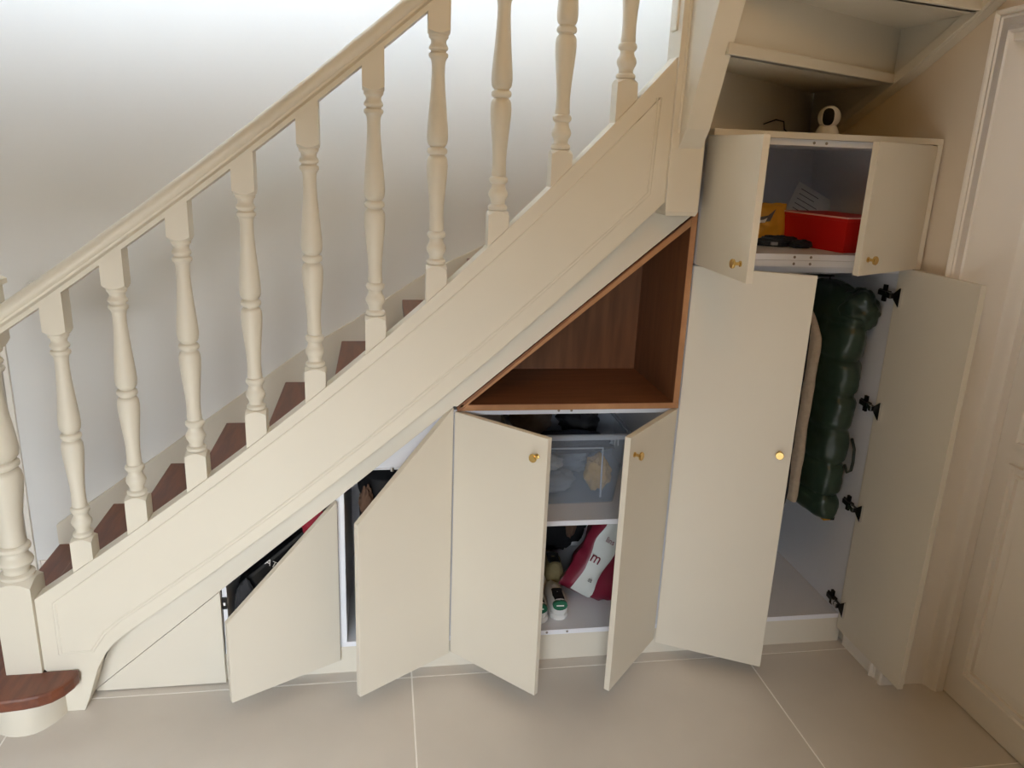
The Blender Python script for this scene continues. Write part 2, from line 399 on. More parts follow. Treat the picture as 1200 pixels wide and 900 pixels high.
# baluster profile (height, radius), turned part 0.61 m long
PR = [(0, .0235), (.002, .0265), (.006, .0278), (.011, .0275), (.0145, .0245), (.016, .0205), (.023, .0198), (.030, .0215), (.036, .0255), (.045, .0282), (.054, .0258), (.060, .0218), (.067, .0198), (.074, .0198), (.076, .0228), (.080, .0258), (.085, .0266), (.090, .0258), (.0935, .0225), (.0945, .0198), (.100, .0208), (.104, .0208), (.11, .0198), (.14, .0192), (.17, .0208), (.2, .0235), (.23, .0265), (.255, .0287), (.275, .0295), (.290, .0282), (.298, .0248), (.301, .0208), (.3045, .0208), (.306, .0255), (.310, .0278), (.314, .0282), (.318, .0275), (.3215, .0250), (.323, .0208), (.3265, .0208), (.329, .0245), (.336, .0278), (.35, .0294), (.37, .0287), (.40, .0262), (.44, .0226), (.48, .0196), (.51, .0180), (.535, .0180), (.546, .0195), (.552, .0222), (.554, .0252), (.559, .0266), (.564, .0255), (.567, .0205), (.5715, .0205), (.573, .0245), (.578, .0262), (.583, .0245), (.588, .0208), (.594, .0204), (.599, .0222), (.603, .0262), (.61, .0272)]
def perim(h, n=8):
    p = []
    for k in range(4):
        for i in range(n):
            t = -1+2*i/n; x, y = [(t, -1), (1, t), (-t, 1), (-1, -t)][k]; p.append((x*h, y*h))
    return p
def block_turned(m, cx, cy, h, z0, z1, slope, end, r0):
    """square block z0..z1; one end follows the pitch (slope), the other (end: 1 top, -1 bottom) is a turned shoulder that arches on every face"""
    P = perim(h); k = .75
    ze = z1 if end == 1 else z0; zo = z0 if end == 1 else z1
    far = [Vector((cx+x, cy+y, zo+slope*x)) for x, y in P]
    arch = [Vector((cx+x, cy+y, ze-end*k*(math.hypot(x, y)-r0))) for x, y in P]
    circ = [Vector((cx+x*r0/math.hypot(x, y), cy+y*r0/math.hypot(x, y), ze)) for x, y in P]
    m.loft([far, arch, circ] if end == 1 else [circ, arch, far], 'paint')
bx = [(-.968, .586), (-.806, .714), (-.630, .848), (-.455, .974), (-.283, 1.102), (-.109, 1.255), (.064, 1.405), (.238, 1.562), (.412, 1.735), (.587, 1.931)]
for x, zb in bx:
    zb -= .004
    s = (poly(T, x+.02)-poly(T, x-.02))/.04
    sr = (poly(RB, x+.02)-poly(RB, x-.02))/.04
    m = MB()
    block_turned(m, x, YC, .0295, poly(T, x)-.012, zb, s, 1, .0262)
    m.lathe([(zb+t, r) for t, r in PR], (x, YC, 0), 'paint', 28)
    block_turned(m, x, YC, .0295, zb+.61, poly(RB, x)+.01, sr, -1, .0262)
    obj('baluster', m, stair, smooth=35)
# handrail
hp = [(.0, .0), (-.030, .0), (-.030, .012), (-.026, .016), (-.022, .020), (-.022, .026), (-.031, .032), (-.034, .042), (-.031, .052), (-.022, .060), (-.008, .064), (.008, .064), (.022, .060), (.031, .052), (.034, .042), (.031, .032), (.022, .026), (.022, .020), (.026, .016), (.030, .012), (.030, 0)]
m = MB(); m.sweep([Vector((x, YC, poly(RB, x)-.002)) for x in span(-1.15, .74, 40)], [(-a, b2*.98) for a, b2 in hp], 'paint', side=(0, -1, 0))
obj('handrail', m, stair, smooth=40)
# bottom newel
nx, h = -1.1625, .05
m = MB(); e = .012
sq = lambda cx, k, z: [Vector((cx+x*k, YC+y*k, z)) for x, y in ((-1, -1), (1, -1), (1, 1), (-1, 1))]
block_turned(m, nx, YC, h, .152, .458, 0, 1, h*.86)
m.lathe([(.456+t*(1.150-.456)/.61, r*1.72) for t, r in PR], (nx, YC, 0), 'paint', 36)
block_turned(m, nx, YC, h, 1.148, 1.318, 0, -1, h*.86)
m.loft([sq(nx, h, 1.318), sq(nx, h*1.18, 1.322), sq(nx, h*1.18, 1.336), sq(nx, h*.8, 1.350)], 'paint')
nw = obj('newel_post', m, stair, smooth=35)
# top newel: long panelled post, bottom end chamfered
tx = .771
m = MB(); m.loft([sq(tx, h*.9, 1.560), sq(tx, h, 1.572), sq(tx, h, 2.75), sq(tx, h*.7, 2.78)], 'paint')
tn = obj('newel_post', m, stair, bevel=.002)
for k in (-.030, -.018, -.006, .020):
    m = MB(); m.tube([(tx+k, YC-h, 1.79), (tx+k, YC-h, 2.6)], .0045, 'paint'); obj('reeding', m, tn, smooth=60)
m = MB(); m.box((tx-h-.006, YC-.02, 2.06), (tx-h+.004, YC+.03, 2.6), 'paint'); obj('panel', m, tn, bevel=.003)
# upper flight outer string
m = MB(); m.prism([(-.112, 1.742), (-.165, 1.80), (-.31, 2.104), (-.47, 2.36), (-.70, 2.62), (-1.0, 2.86), (-1.0, 3.12), (-.65, 2.95), (-.35, 2.66), (-.2, 2.40), (-.112, 2.16)], 'x', .743, .812, 'paint')
obj('upper_string', m, stair, bevel=.003)

# ------------------------------------------------------------------ under-stair joinery
G = 'under-stair cupboard doors'
PF, PB = -.02, 0.0
def fl(x): return .954+.8295*(x-.129)      # lower edge of the sloping filler
# plinth board along the floor
b = MB(); b.prism([(-.95, .0), (1.597, 0), (1.597, .1), (-.615, .1), (-.615, .055), (-.95, .055)], 'y', 0, .018, 'door_paint')
obj('plinth_board', b, label='long low cream kickboard running along the floor under the cupboard doors', cat='plinth', bevel=.001)
# sloping filler between string and cupboards
def interp(pts, x):
    for (xa, za), (xb_, zb_) in zip(pts, pts[1:]):
        if xa <= x <= xb_: return za+(zb_-za)*(x-xa)/(xb_-xa)
up_pts = [(-1.012, .02), (-.985, .085), (-.965, .13), (-.935, .20), (-.9, .25)]+[(x, poly(BT, x)+.012) for x in span(-.86, .70, 30)]+[(.722, 1.602), (.843, 1.5575)]
lo_pts = [(-1.012, .002), (-1.0, fl(-1.0)), (.129, .954), (.139, .953), (.843, 1.557)]
xs = sorted(set([p[0] for p in up_pts]+[p[0] for p in lo_pts]))
b = MB(); b.loft([[Vector((x, PF, interp(lo_pts, x))), Vector((x, PF, interp(up_pts, x))), Vector((x, PB-.001, interp(up_pts, x))), Vector((x, PB-.001, interp(lo_pts, x)))] for x in xs], 'door_paint')
obj('filler_panel', b, label='long sloping cream filler strip under the stair string above the cupboards', cat='panel')
b = MB(); b.prism([(-1.004, .004), (-.606, .004), (-.606, fl(-.606)-.003), (-1.004, fl(-1.004)-.003)], 'y', PF, PB-.001, 'door_paint')
obj('end_panel', b, bevel=.001, label='fixed triangular cream panel at the low end under the stair', cat='panel')

def knob(door, R, u, z):
    m = MB(); RR = R.to_3x3() @ Matrix.Rotation(pi/2, 3, 'X')
    m.lathe([(0, .008), (.003, .008), (.005, .0045), (.016, .0042), (.018, .009), (.020, .0125), (.025, .0130), (.027, .0115)], R @ Vector((u, -.02, z)), 'brass', 20, RR)
    obj('knob', m, door, smooth=40, label='round brass knob')
def hinge_on(door, R, z, u=.0, X=1.583):
    """concealed hinge at the tall right door: plate on the carcass side, arm, cup plate on the door's inner face"""
    m = MB()
    m.box((X-.006, .020, z-.010), (X-.001, .080, z+.010), 'dark_metal')
    m.box((X-.009, .040, z-.028), (X-.001, .056, z+.028), 'dark_metal')
    Q = Matrix.Translation((X-.012, .02, z)) @ Matrix.Rotation(radians(-6), 4, 'Z')
    m.box((-.008, -.036, -.008), (.006, .052, .008), 'dark_metal', Q)
    m.box((-.012, -.034, -.009), (-.006, -.020, .009), 'chrome', Q); m.box((-.012, -.014, -.009), (-.006, .000, .009), 'chrome', Q)
    m.prism([(.004, z-.010), (.030, z-.030), (.034, z-.030), (.034, z+.030), (.030, z+.030), (.004, z+.010)], 'y', 0.0, .007, 'dark_metal', R)
    m.box((.034, .0, z-.031), (.037, .008, z+.031), 'chrome', R)
    obj('hinge', m, door, label='black and chrome concealed hinge')
def door_poly(cab, pts, hx, hy, ang, name='door', bevel=.0012):
    """pts: outline (u,z), u measured from hinge (+ to the right / - to the left); front face at v=-.02; rotated by ang about hinge"""
    R = rotz(hx, hy, ang) 
    m = MB(); m.prism([(u, z) for u, z in pts], 'y', -.020, -.001, 'door_paint', R)
    d = obj(name, m, cab, bevel=bevel); return d, R
def panel(cab, name, a, c, m='carcass'):
    b = MB(); b.box(a, c, m); return obj(name, b, cab)
def edge_strip(cab, a, c): b = MB(); b.box(a, c, 'melamine'); return obj('edge_strip', b, cab)
def screws(cab, pts):
    for (x, y, z) in pts:
        m = MB(); m.lathe([(0, .0045), (.0012, .0042)], (x, y, z), 'screw', 10, Matrix.Rotation(pi/2, 3, 'X')); obj('screw', m, cab)

# --- cabinet B: lowest triangular cupboard
cB = thing('triangular_cupboard', (-.42, .3, .1), 'smallest sloping under-stair cupboard with its triangular door ajar, next to the fixed end panel', 'cupboard', G)
def sl_cab(cab, x0, x1, depth, zb=.1):
    panel(cab, 'bottom_panel', (x0, 0, zb), (x1, depth, zb+.018), 'melamine')
    for (xa, xc) in ((x0, x0+.014), (x1-.014, x1)):
        m = MB(); m.prism([(xa, zb), (xc, zb), (xc, fl(xc)-.004), (xa, fl(xa)-.004)], 'y', 0.001, depth, 'melamine'); obj('side_panel', m, cab)
    m = MB(); m.prism([(x0, zb), (x1, zb), (x1, fl(x1)-.004), (x0, fl(x0)-.004)], 'y', depth, depth+.01, 'carcass'); obj('back_panel', m, cab)
    m = MB(); m.prism([(x0, fl(x0)-.004), (x1, fl(x1)-.004), (x1, fl(x1)+.010), (x0, fl(x0)+.010)], 'y', 0.001, depth, 'melamine'); obj('top_panel', m, cab)
sl_cab(cB, -.604, -.2285, .60)
hB = -.245
d, R = door_poly(cB, [(0, .060), (0, .640), (-.366, .640-.8295*.366), (-.366, .060)], hB, 0, radians(29.6))
m = MB(); m.box((-.604, -.006, .27), (-.590, .001, .31), 'dark_metal'); m.box((-.600, -.010, .285), (-.593, -.004, .296), 'chrome'); obj('catch', m, cB)
# --- cabinet C: middle sloping cupboard
cC = thing('sloping_cupboard', (-.04, .3, .1), 'taller sloping under-stair cupboard with its slant-topped door ajar, left of the double-door cupboard', 'cupboard', G)
sl_cab(cC, -.228, .1275, .60)
m = MB(); m.prism([(-.132, .742), (.113, .742), (.113, fl(.113)-.006), ((.742+.006-.954)/.8295+.129, .742)], 'y', .004, .02, 'melamine'); obj('fascia', m, cC)
panel(cC, 'rail', (-.13, 0.0, .738), (.113, .02, .7415), 'melamine')
m = MB(); m.tube([(-.062, -.010, .742), (-.062, .004, .742)], .004, 'chrome'); m.lathe([(0, .006), (.014, .006)], (-.062, -.006, .736), 'chrome', 12); obj('catch', m, cC, smooth=40)
d, R = door_poly(cC, [(0, .062), (0, .948), (-.355, .948-.8295*.355), (-.355, .062)], .117, 0, radians(34))
# --- cabinet D: double-door cupboard
cD = thing('double_door_cupboard', (.5, .3, .1), 'low cream double-door cupboard under the wooden niche, both doors half open', 'cupboard', G)
x0, x1 = .1285, .8655
panel(cD, 'side_panel', (x0, .001, .1), (x0+.018, .6, .936)); panel(cD, 'side_panel', (x1-.018, .001, .1), (x1, .6, .936))
panel(cD, 'bottom_panel', (x0+.018, .001, .1), (x1-.018, .6, .118)); panel(cD, 'top_panel', (x0+.018, .001, .918), (x1-.018, .6, .936)); panel(cD, 'back_panel', (x0, .6, .1), (x1, .61, .936))
sh = panel(cD, 'shelf', (x0+.018, .006, .517), (x1-.018, .595, .535))
edge_strip(cD, (x0, -.0005, .1), (x1, .0015, .118)); edge_strip(cD, (x0+.018, .0045, .517), (x1-.018, .0065, .535)); edge_strip(cD, (x0, -.0005, .918), (x1, .0015, .936))
screws(cD, [(.472, -.0005, .109), (.545, -.0005, .109), (.468, -.0005, .929), (.510, -.0005, .929)])
d, R = door_poly(cD, [(0, .066), (.356, .066), (.356, .934), (0, .934)], .147, 0, radians(-46.5)); knob(d, R, .321, .872)
d, R = door_poly(cD, [(0, .066), (0, .934), (-.356, .934), (-.356, .066)], .848, 0, radians(47.6)); knob(d, R, -.321, .872)

# --- oak niche
nN = thing('wooden_niche', (.6, .2, .94), 'open triangular brown wooden niche under the stair string, empty', 'niche')
a0, a1, zb, ztp = .139, .862, .938, 1.562
k = (ztp-.950)/(a1-a0); th = .02
def sl(x): return .951+(x-a0)*.851
b = MB(); b.prism([(a0, zb), (a1, zb), (a1, zb+th), (a0+.012, zb+th)], 'y', PF, .40, 'oak_flat_shaded'); obj('bottom_board', b, nN)
b = MB(); b.prism([(a1-th, zb+th), (a1, zb+th), (a1, sl(a1)), (a1-th, sl(a1-th))], 'y', PF, .40, 'oak_shaded'); obj('side_board', b, nN)
b = MB(); b.prism([(a0, zb+.006), (a0+.030, zb+th), (a1-th, sl(a1-th)-.027), (a1-th, sl(a1-th)), (a0, sl(a0)-.002)], 'y', PF, .40, 'oak_flat_shaded'); obj('sloping_board', b, nN)
b = MB(); b.prism([(a0+.02, zb), (a1, zb), (a1, sl(a1)), (a0+.02, sl(a0+.02))], 'y', .40, .412, 'oak_shaded'); obj('back_board', b, nN)
# edge banding on the front, without the shade put into the inner boards' colour
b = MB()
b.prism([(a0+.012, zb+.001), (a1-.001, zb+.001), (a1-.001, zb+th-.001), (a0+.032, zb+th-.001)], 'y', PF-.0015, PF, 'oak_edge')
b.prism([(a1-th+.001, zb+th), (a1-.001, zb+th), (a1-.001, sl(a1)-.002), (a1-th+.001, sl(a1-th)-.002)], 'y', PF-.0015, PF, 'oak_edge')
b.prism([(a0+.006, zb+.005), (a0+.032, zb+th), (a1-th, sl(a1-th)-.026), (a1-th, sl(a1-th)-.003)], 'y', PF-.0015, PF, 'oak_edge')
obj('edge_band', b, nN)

# --- tall wardrobe
cF = thing('tall_wardrobe', (1.23, .3, .1), 'tall cream wardrobe cupboard with both doors open and coats hanging inside', 'wardrobe')
x0, x1, zt1 = .868, 1.600, 1.404
for (n_, a, c) in (('side_panel', (x0, .001, .1), (x0+.018, .66, zt1)), ('side_panel', (x1-.017, .001, .1), (x1, .66, zt1)), ('bottom_panel', (x0+.018, .001, .1), (x1-.017, .66, .118)),
                   ('top_panel', (x0+.018, .001, zt1-.018), (x1-.017, .66, zt1)), ('back_panel', (x0, .66, .1), (x1, .67, zt1))): panel(cF, n_, a, c)
edge_strip(cF, (x0, -.0005, .1), (x1-.002, .0015, .118))
m = MB(); m.tube([(x0+.018, .27, 1.345), (x1-.017, .27, 1.345)], .012, 'chrome', 12); obj('clothes_rail', m, cF, smooth=60)
d, R = door_poly(cF, [(0, .054), (.362, .054), (.362, 1.402), (0, 1.402)], .877, 0, radians(-29)); knob(d, R, .328, .835)
# right door opened flat against the wall: hinge knuckle offset in front of the carcass
d, R = door_poly(cF, [(0, .068), (0, 1.410), (-.362, 1.410), (-.362, .068)], 1.573, -.012, radians(91.0))
for z in (1.315, .925, .545, .158): hinge_on(d, rotz(1.573, -.012, radians(91.0)) @ Matrix.Scale(-1, 4, (1, 0, 0)), z)

# --- upper cabinet
cG = thing('upper_cabinet', (1.23, .3, 1.41), 'small cream double-door cabinet on top of the wardrobe holding a red box', 'cabinet')
x0, x1, z0, z1, yf = .866, 1.607, 1.410, 1.809, -.05
for (n_, a, c) in (('side_panel', (x0, yf+.002, z0), (x0+.016, .64, z1-.018)), ('side_panel', (x1-.022, yf+.002, z0), (x1-.004, .64, z1-.018)), ('back_panel', (x0, .64, z0), (x1-.004, .65, z1-.018))): panel(cG, n_, a, c)
panel(cG, 'shelf', (x0+.016, yf+.001, 1.430), (x1-.022, .64, 1.449)); panel(cG, 'bottom_panel', (x0+.016, yf+.001, 1.410), (x1-.022, .64, 1.4295))
panel(cG, 'top_lining', (x0+.016, yf+.002, 1.772), (x1-.022, .64, 1.790))
b = MB(); b.box((x0, yf-.019, 1.7905), (x1, .64, z1), 'door_paint'); obj('top_board', b, cG, bevel=.0015)
b = MB(); b.box((1.588, yf-.019, z0), (x1, yf, 1.7905), 'door_paint'); obj('frame_stile', b, cG, bevel=.001)
edge_strip(cG, (x0, yf-.001, 1.4105), (1.586, yf+.002, 1.4292)); edge_strip(cG, (x0, yf-.001, 1.4305), (1.586, yf+.002, 1.4485)); edge_strip(cG, (x0, yf-.001, 1.772), (1.586, yf+.002, 1.7902))
screws(cG, [(1.180, yf-.001, 1.440), (1.235, yf-.001, 1.440), (1.180, yf-.001, 1.419), (1.235, yf-.001, 1.419), (1.192, yf-.001, 1.781), (1.232, yf-.001, 1.781)])
d, R = door_poly(cG, [(0, 1.412), (.358, 1.412), (.358, 1.788), (0, 1.788)], .876, yf-.004, radians(-90.5)); knob(d, R, .315, 1.458)
d, R = door_poly(cG, [(0, 1.412), (0, 1.788), (-.356, 1.788), (-.356, 1.412)], 1.580, yf-.002, radians(29.5)); knob(d, R, -.315, 1.458)

# ------------------------------------------------------------------ things on and in the cupboards
# security camera
t = thing('security_camera', (1.372, .2, 1.809), 'small white round-headed indoor camera with black lens face on top of upper cabinet', 'camera')
cx, cy = 1.372, .2
m = MB(); m.lathe([(1.8092, .036), (1.813, .038), (1.822, .037), (1.835, .032), (1.845, .026)], (cx, cy, 0), 'white_plastic', 28); obj('base', m, t, smooth=50)
hd = MB(); hc = Vector((cx, cy, 1.871))
prof_s = [(.036*cos(a)*-1, .036*sin(a)) for a in span(.02, pi-.02, 20)]
hd.lathe(prof_s, hc, 'white_plastic', 32); head = obj('head', hd, t, smooth=60)
face = (Vector((-.35, -2.36, 1.80))-hc).normalized()
Q = face.to_track_quat('Z', 'Y').to_matrix()
m = MB(); n_ = 32
def fr(sx, sy, dz): return [hc+Q @ Vector((sx*math.copysign(abs(cos(2*pi*k/n_))**.8, cos(2*pi*k/n_)), sy*math.copysign(abs(sin(2*pi*k/n_))**.8, sin(2*pi*k/n_)), dz)) for k in range(n_)]
m.loft([fr(.0215, .0305, .020), fr(.0215, .0305, .033), fr(.0185, .0275, .0350)], 'white_plastic'); obj('bezel', m, head, smooth=30)
m = MB(); m.loft([fr(.0180, .027, .030), fr(.0180, .027, .0355), fr(.010, .016, .0368)], 'lens'); obj('lens_face', m, head, smooth=60)
m = MB(); m.tube([(1.378, .235, 1.815), (1.36, .30, 1.812), (1.31, .33, 1.813), (1.27, .30, 1.83), (1.25, .27, 1.853), (1.235, .30, 1.86), (1.22, .40, 1.84), (1.2, .5, 1.813)], .0022, 'black'); obj('power_cable', m, t, smooth=60)

# red box
t = thing('shoe_box', (1.42, .14, 1.449), 'red cardboard box with a lid standing on the upper cabinet shelf', 'box')
R = rotz(1.368, -.004, radians(13.5)) ; zz = 1.4495
m = MB(); m.box((.002, .002, zz), (.186, .288, zz+.100), 'red_card', R); obj('body', m, t, bevel=.0015)
m = MB(); m.box((0, 0, zz+.098), (.188, .29, zz+.111), 'red_card', R); 
lid = obj('lid', m, t, bevel=.0015)
m = MB(); m.box((-.001, -.001, zz+.1075), (.189, .291, zz+.1122), 'red_edge', R); m.box((.003, .003, zz+.111), (.185, .287, zz+.1128), 'red_card', R); obj('lid_rim', m, lid)
for v in [t]: pass
# yellow pack
def slab(c, sx, sy, sz, mt, tilt=(0, 0, 0), bulge=.5, seed=0, nu=14, nv=10, wr=.004):
    """pillow-like pack: grid of two puffed faces"""
    E = Matrix.Rotation(tilt[2], 3, 'Z') @ Matrix.Rotation(tilt[0], 3, 'X') @ Matrix.Rotation(tilt[1], 3, 'Y')
    m = MB(); vs = []; fs = []
    for s_ in (-1, 1):
        for j in range(nv+1):
            for i in range(nu+1):
                u, v = i/nu*2-1, j/nv*2-1
                puff = ((1-u**4)*(1-v**4))**bulge
                nzv = noise.noise(Vector((u*2.2+seed, v*2.2, seed*1.7+s_)))*wr
                vs.append(Vector(c)+E @ Vector((u*sx/2, s_*(sy/2*puff+.0006)+nzv*puff, v*sz/2+nzv*.6)))
    q = (nu+1)*(nv+1)
    for s_ in (0, 1):
        for j in range(nv):
            for i in range(nu):
                a = s_*q+j*(nu+1)+i; fs.append((a, a+1, a+nu+2, a+nu+1))
    bd = [i for i in range(nu+1)]+[j*(nu+1)+nu for j in range(1, nv+1)]+[nv*(nu+1)+i for i in range(nu-1, -1, -1)]+[j*(nu+1) for j in range(nv-1, 0, -1)]
    for a, c_ in zip(bd, bd[1:]+bd[:1]): fs.append((a, c_, q+c_, q+a))
    m.add(vs, fs, mt); return m, E
m, E = slab((1.225, .30, 1.522), .17, .05, .125, 'mustard', (radians(-14), 0, radians(-16)), .5, 3, wr=.02)
yp = obj('packet', m, smooth=60, label='crumpled yellow packet with dark print behind the red box', cat='packet')
def decal(pts, c, E, dy, mt, nm, par):
    m = MB(); m.prism(pts, 'y', dy-.0006, dy, mt, Matrix.Translation(c) @ E.to_4x4()); return obj(nm, m, par)
decal([(-.05, -.014), (-.03, .002), (-.005, .008), (.02, .014), (.045, .038), (.028, -.004), (.01, -.022), (-.004, -.016), (-.02, -.028), (-.042, -.034)], Vector((1.225, .30, 1.522)), E, -.030, 'ink', 'print', yp)
decal([(-.030, -.014), (-.012, -.004), (.004, -.002), (.018, .006), (.010, -.012), (-.012, -.012), (-.024, -.022)], Vector((1.225, .30, 1.522)), E, -.0312, 'paper', 'print', yp)
# paper
m = MB(); Rp = Matrix.Translation((1.475, .44, 1.470)) @ Matrix.Rotation(radians(-18), 4, 'X') @ Matrix.Rotation(radians(28), 4, 'Y')
m.box((-.105, 0, .02), (.075, .0012, .165), 'paper', Rp)
pp = obj('paper_sheet', m, label='white printed paper sheet leaning at the back of the upper cabinet', cat='paper')
for i in range(6):
    m = MB(); zz_ = .145-.02*i
    m.box((-.085, -.0006, zz_-.0012), (-.085+random.uniform(.06, .13), 0, zz_+.0012), 'ink', Rp); obj('print_line', m, pp)
# dark blue pouch
m = MB(); m.blob((1.235, .175, 1.464), (.075, .035, .020), 'dark_blue', .35, 2.2, 5, flat=1.4492); m.blob((1.292, .125, 1.461), (.038, .025, .016), 'dark_blue', .25, 2.5, 8, flat=1.4492)
po = obj('folded_pouch', m, smooth=60, label='folded dark blue cloth pouch in front of the yellow packet', cat='pouch')
m = MB(); m.box((1.19, .128, 1.456), (1.212, .138, 1.466), 'grey_cloth', None); obj('tag', m, po)

# storage box on the shelf with clothes
bx0, bx1, by0, by1, bz0, bz1 = .355, .755, .115, .56, .5352, .800
t = thing('storage_box', (.55, .33, .535), 'clear plastic storage box full of clothes on the cupboard shelf', 'storage box')
def tub(i, z): 
    f = (z-bz0)/(bz1-bz0); k = .028*(1-f)+i
    x0_, x1_, y0_, y1_ = bx0+k, bx1-k, by0+k*.8, by1-k*.8; rr = .03; pts = []
    for cx_, cy_, a0_ in ((x1_-rr, y1_-rr, 0), (x0_+rr, y1_-rr, pi/2), (x0_+rr, y0_+rr, pi), (x1_-rr, y0_+rr, 3*pi/2)):
        for a in span(a0_, a0_+pi/2, 6): pts.append(Vector((cx_+rr*cos(a), cy_+rr*sin(a), z)))
    return pts
m = MB(); m.loft([tub(0, bz0), tub(0, bz1), tub(.0025, bz1), tub(.0025, bz0+.003)], 'clear_plastic'); obj('tub', m, t, smooth=40)
m = MB(); m.loft([tub(-.012, bz1-.016), tub(-.014, bz1-.002), tub(-.010, bz1+.002), tub(.002, bz1+.002), tub(.002, bz1-.004), tub(-.006, bz1-.006), tub(-.008, bz1-.016)], 'clear_rim', cap=False); obj('rim', m, t, smooth=40)
def fp(x, z, d=.003):
    f = (z-bz0)/(bz1-bz0); return (x, by0+.028*.8*(1-f)-d, z)
pth = [fp(.435, .565), fp(.452, .752), fp(.66, .752), fp(.668, .56)]
m = MB(); m.tube(pth, .004, 'clear_rim', 8); m.tube([fp(.70, .795), fp(.70, .76)], .003, 'clear_rim'); m.tube([fp(.712, .795), fp(.712, .76)], .003, 'clear_rim'); obj('rib', m, t, smooth=60)
GC = 'clothes in the storage box'
for c, r, mt, sd, lb in (
    ((.49, .225, .592), (.095, .070, .045), 'grey_cloth', 1, 'pale grey crumpled garment low in the storage box'),
    ((.49, .20, .668), (.050, .045, .022), 'white_cloth', 9, 'white folded cloth showing through the storage box front'),
    ((.672, .200, .625), (.046, .045, .062), 'ochre_cloth', 2, 'mustard yellow garment inside the storage box'),
    ((.58, .41, .607), (.13, .095, .050), 'grey_cloth', 3, 'grey garment at the back of the storage box'),
    ((.56, .215, .738), (.150, .060, .038), 'navy_cloth', 4, 'dark navy garment heaped at the top of the storage box'),
    ((.455, .40, .770), (.075, .085, .075), 'taupe_cloth', 6, 'taupe garment sticking out above the storage box rim'),
    ((.640, .40, .768), (.078, .085, .070), 'black', 7, 'black garment sticking out above the storage box rim')):
    m = MB(); m.blob(c, r, mt, .28, 2.4, sd, power=1.0, flat=.5392); obj('folded_garment', m, smooth=60, label=lb, cat='clothing', group=GC)

# shoes: last-shaped loft; heel faces the camera (toe towards +y)
def shoe(name, x, y, z, L, W, H, mats, label, group, ang=0, heel_tab=False):
    R = rotz(x, y, ang); t = thing(name, (x, y, z), label, 'shoe', group)
    def outline(f):          # half width along the length 0 heel .. 1 toe
        return W/2*(.78+.22*sin(pi*min(1, f*1.25))-.10*math.exp(-((f-.42)/.16)**2))*(min(1, (1-f)/.16)**.5 if f > .84 else 1)*(min(1, (f+.02)/.07)**.5)
    fs_ = [0, .01, .03, .07, .14, .25, .38, .5, .62, .74, .84, .91, .96, .99, 1.0]
    def ring(f, z0_, z1_, k=1.0, n=16, top=1.0):
        w_ = max(outline(f), .002)*k; r_ = []
        for i in range(n):
            a = 2*pi*i/n; xx = cos(a); zz_ = sin(a)
            xx = math.copysign(abs(xx)**.55, xx); zz_ = math.copysign(abs(zz_)**.6, zz_)
            taper = 1-(1-top)*max(0, zz_)
            r_.append(R @ Vector((w_*xx*taper, f*L, (z0_+z1_)/2+zz_*(z1_-z0_)/2)))
        return r_
    m = MB(); m.loft([ring(f, z, z+.026+.006*(f > .9), 1.06) for f in fs_], mats['sole']); obj('sole', m, t, smooth=50)
    def hh(f): return H*(.92 if f < .12 else .92-.10*sin(pi*min(1, (f-.12)/.3)) if f < .42 else max(.42, .85-.75*(f-.42)))
    m = MB(); m.loft([ring(f, z+.018, z+hh(f), .98, top=.72) for f in fs_], mats['upper']); obj('upper', m, t, smooth=50)
    m = MB(); m.loft([ring(f, z+hh(f)-.012, z+hh(f)+.0015, .58) for f in (.06, .09, .14, .22, .32, .40, .43)], 'black'); obj('opening', m, t, smooth=50)
    m = MB()
    for f in (.48, .55, .62): m.tube([R @ Vector((-W*.22, f*L, z+hh(f)-.004)), R @ Vector((0, f*L+.003, z+hh(f)+.004)), R @ Vector((W*.22, f*L, z+hh(f)-.004))], .003, mats['lace'])
    obj('laces', m, t, smooth=60)
    if heel_tab:
        w_ = W*.36
        m = MB(); pts = [(w_*cos(a), z+H*.70+H*.22*sin(a)) for a in span(0, 2*pi*15/16, 16)]
        m.prism(pts, 'y', -.004, .010, 'shoe_green', R); tb = obj('heel_tab', m, t, bevel=.001, label='dark green heel tab')
        m = MB(); m.box((-w_*.5, -.0050, z+H*.68), (w_*.5, -.0038, z+H*.73), 'shoe_white', R); obj('heel_mark', m, tb)
    return t
SW = dict(sole='shoe_white', upper='shoe_white', lace='shoe_white'); SO = dict(sole='shoe_white', upper='shoe_olive', lace='shoe_grey'); SG = dict(sole='shoe_grey', upper='shoe_grey', lace='shoe_white')
shoe('sneaker', .528, .055, .1182, .215, .074, .088, SW, 'white sneaker with a green heel tab beside the burgundy bag', 'white sneakers', radians(-3), True)
shoe('sneaker', .452, .040, .1182, .215, .074, .088, SW, 'white sneaker with a green heel tab behind the left cupboard door edge', 'white sneakers', radians(-3), True)
shoe('low_shoe', .555, .272, .1182, .22, .085, .115, SO, 'olive canvas shoe behind the white sneaker nearer the burgundy bag', 'olive shoes', radians(-4))
shoe('low_shoe', .462, .265, .1182, .22, .085, .105, SO, 'olive canvas shoe behind the white sneaker nearer the left door', 'olive shoes', radians(2))
# dark things at the back of the lower compartment
m = MB(); m.blob((.57, .53, .295), (.17, .048, .16), 'black', .25, 2.3, 11, flat=.1186); obj('rucksack', m, smooth=60, label='black soft rucksack slumped at the back of the shoe compartment', cat='bag')
m = MB(); m.blob((.655, .465, .30), (.022, .02, .07), 'brown_cloth', .2, 2.3, 13); obj('strap', m, smooth=60, label='brown strap hanging in front of the black rucksack', cat='strap')
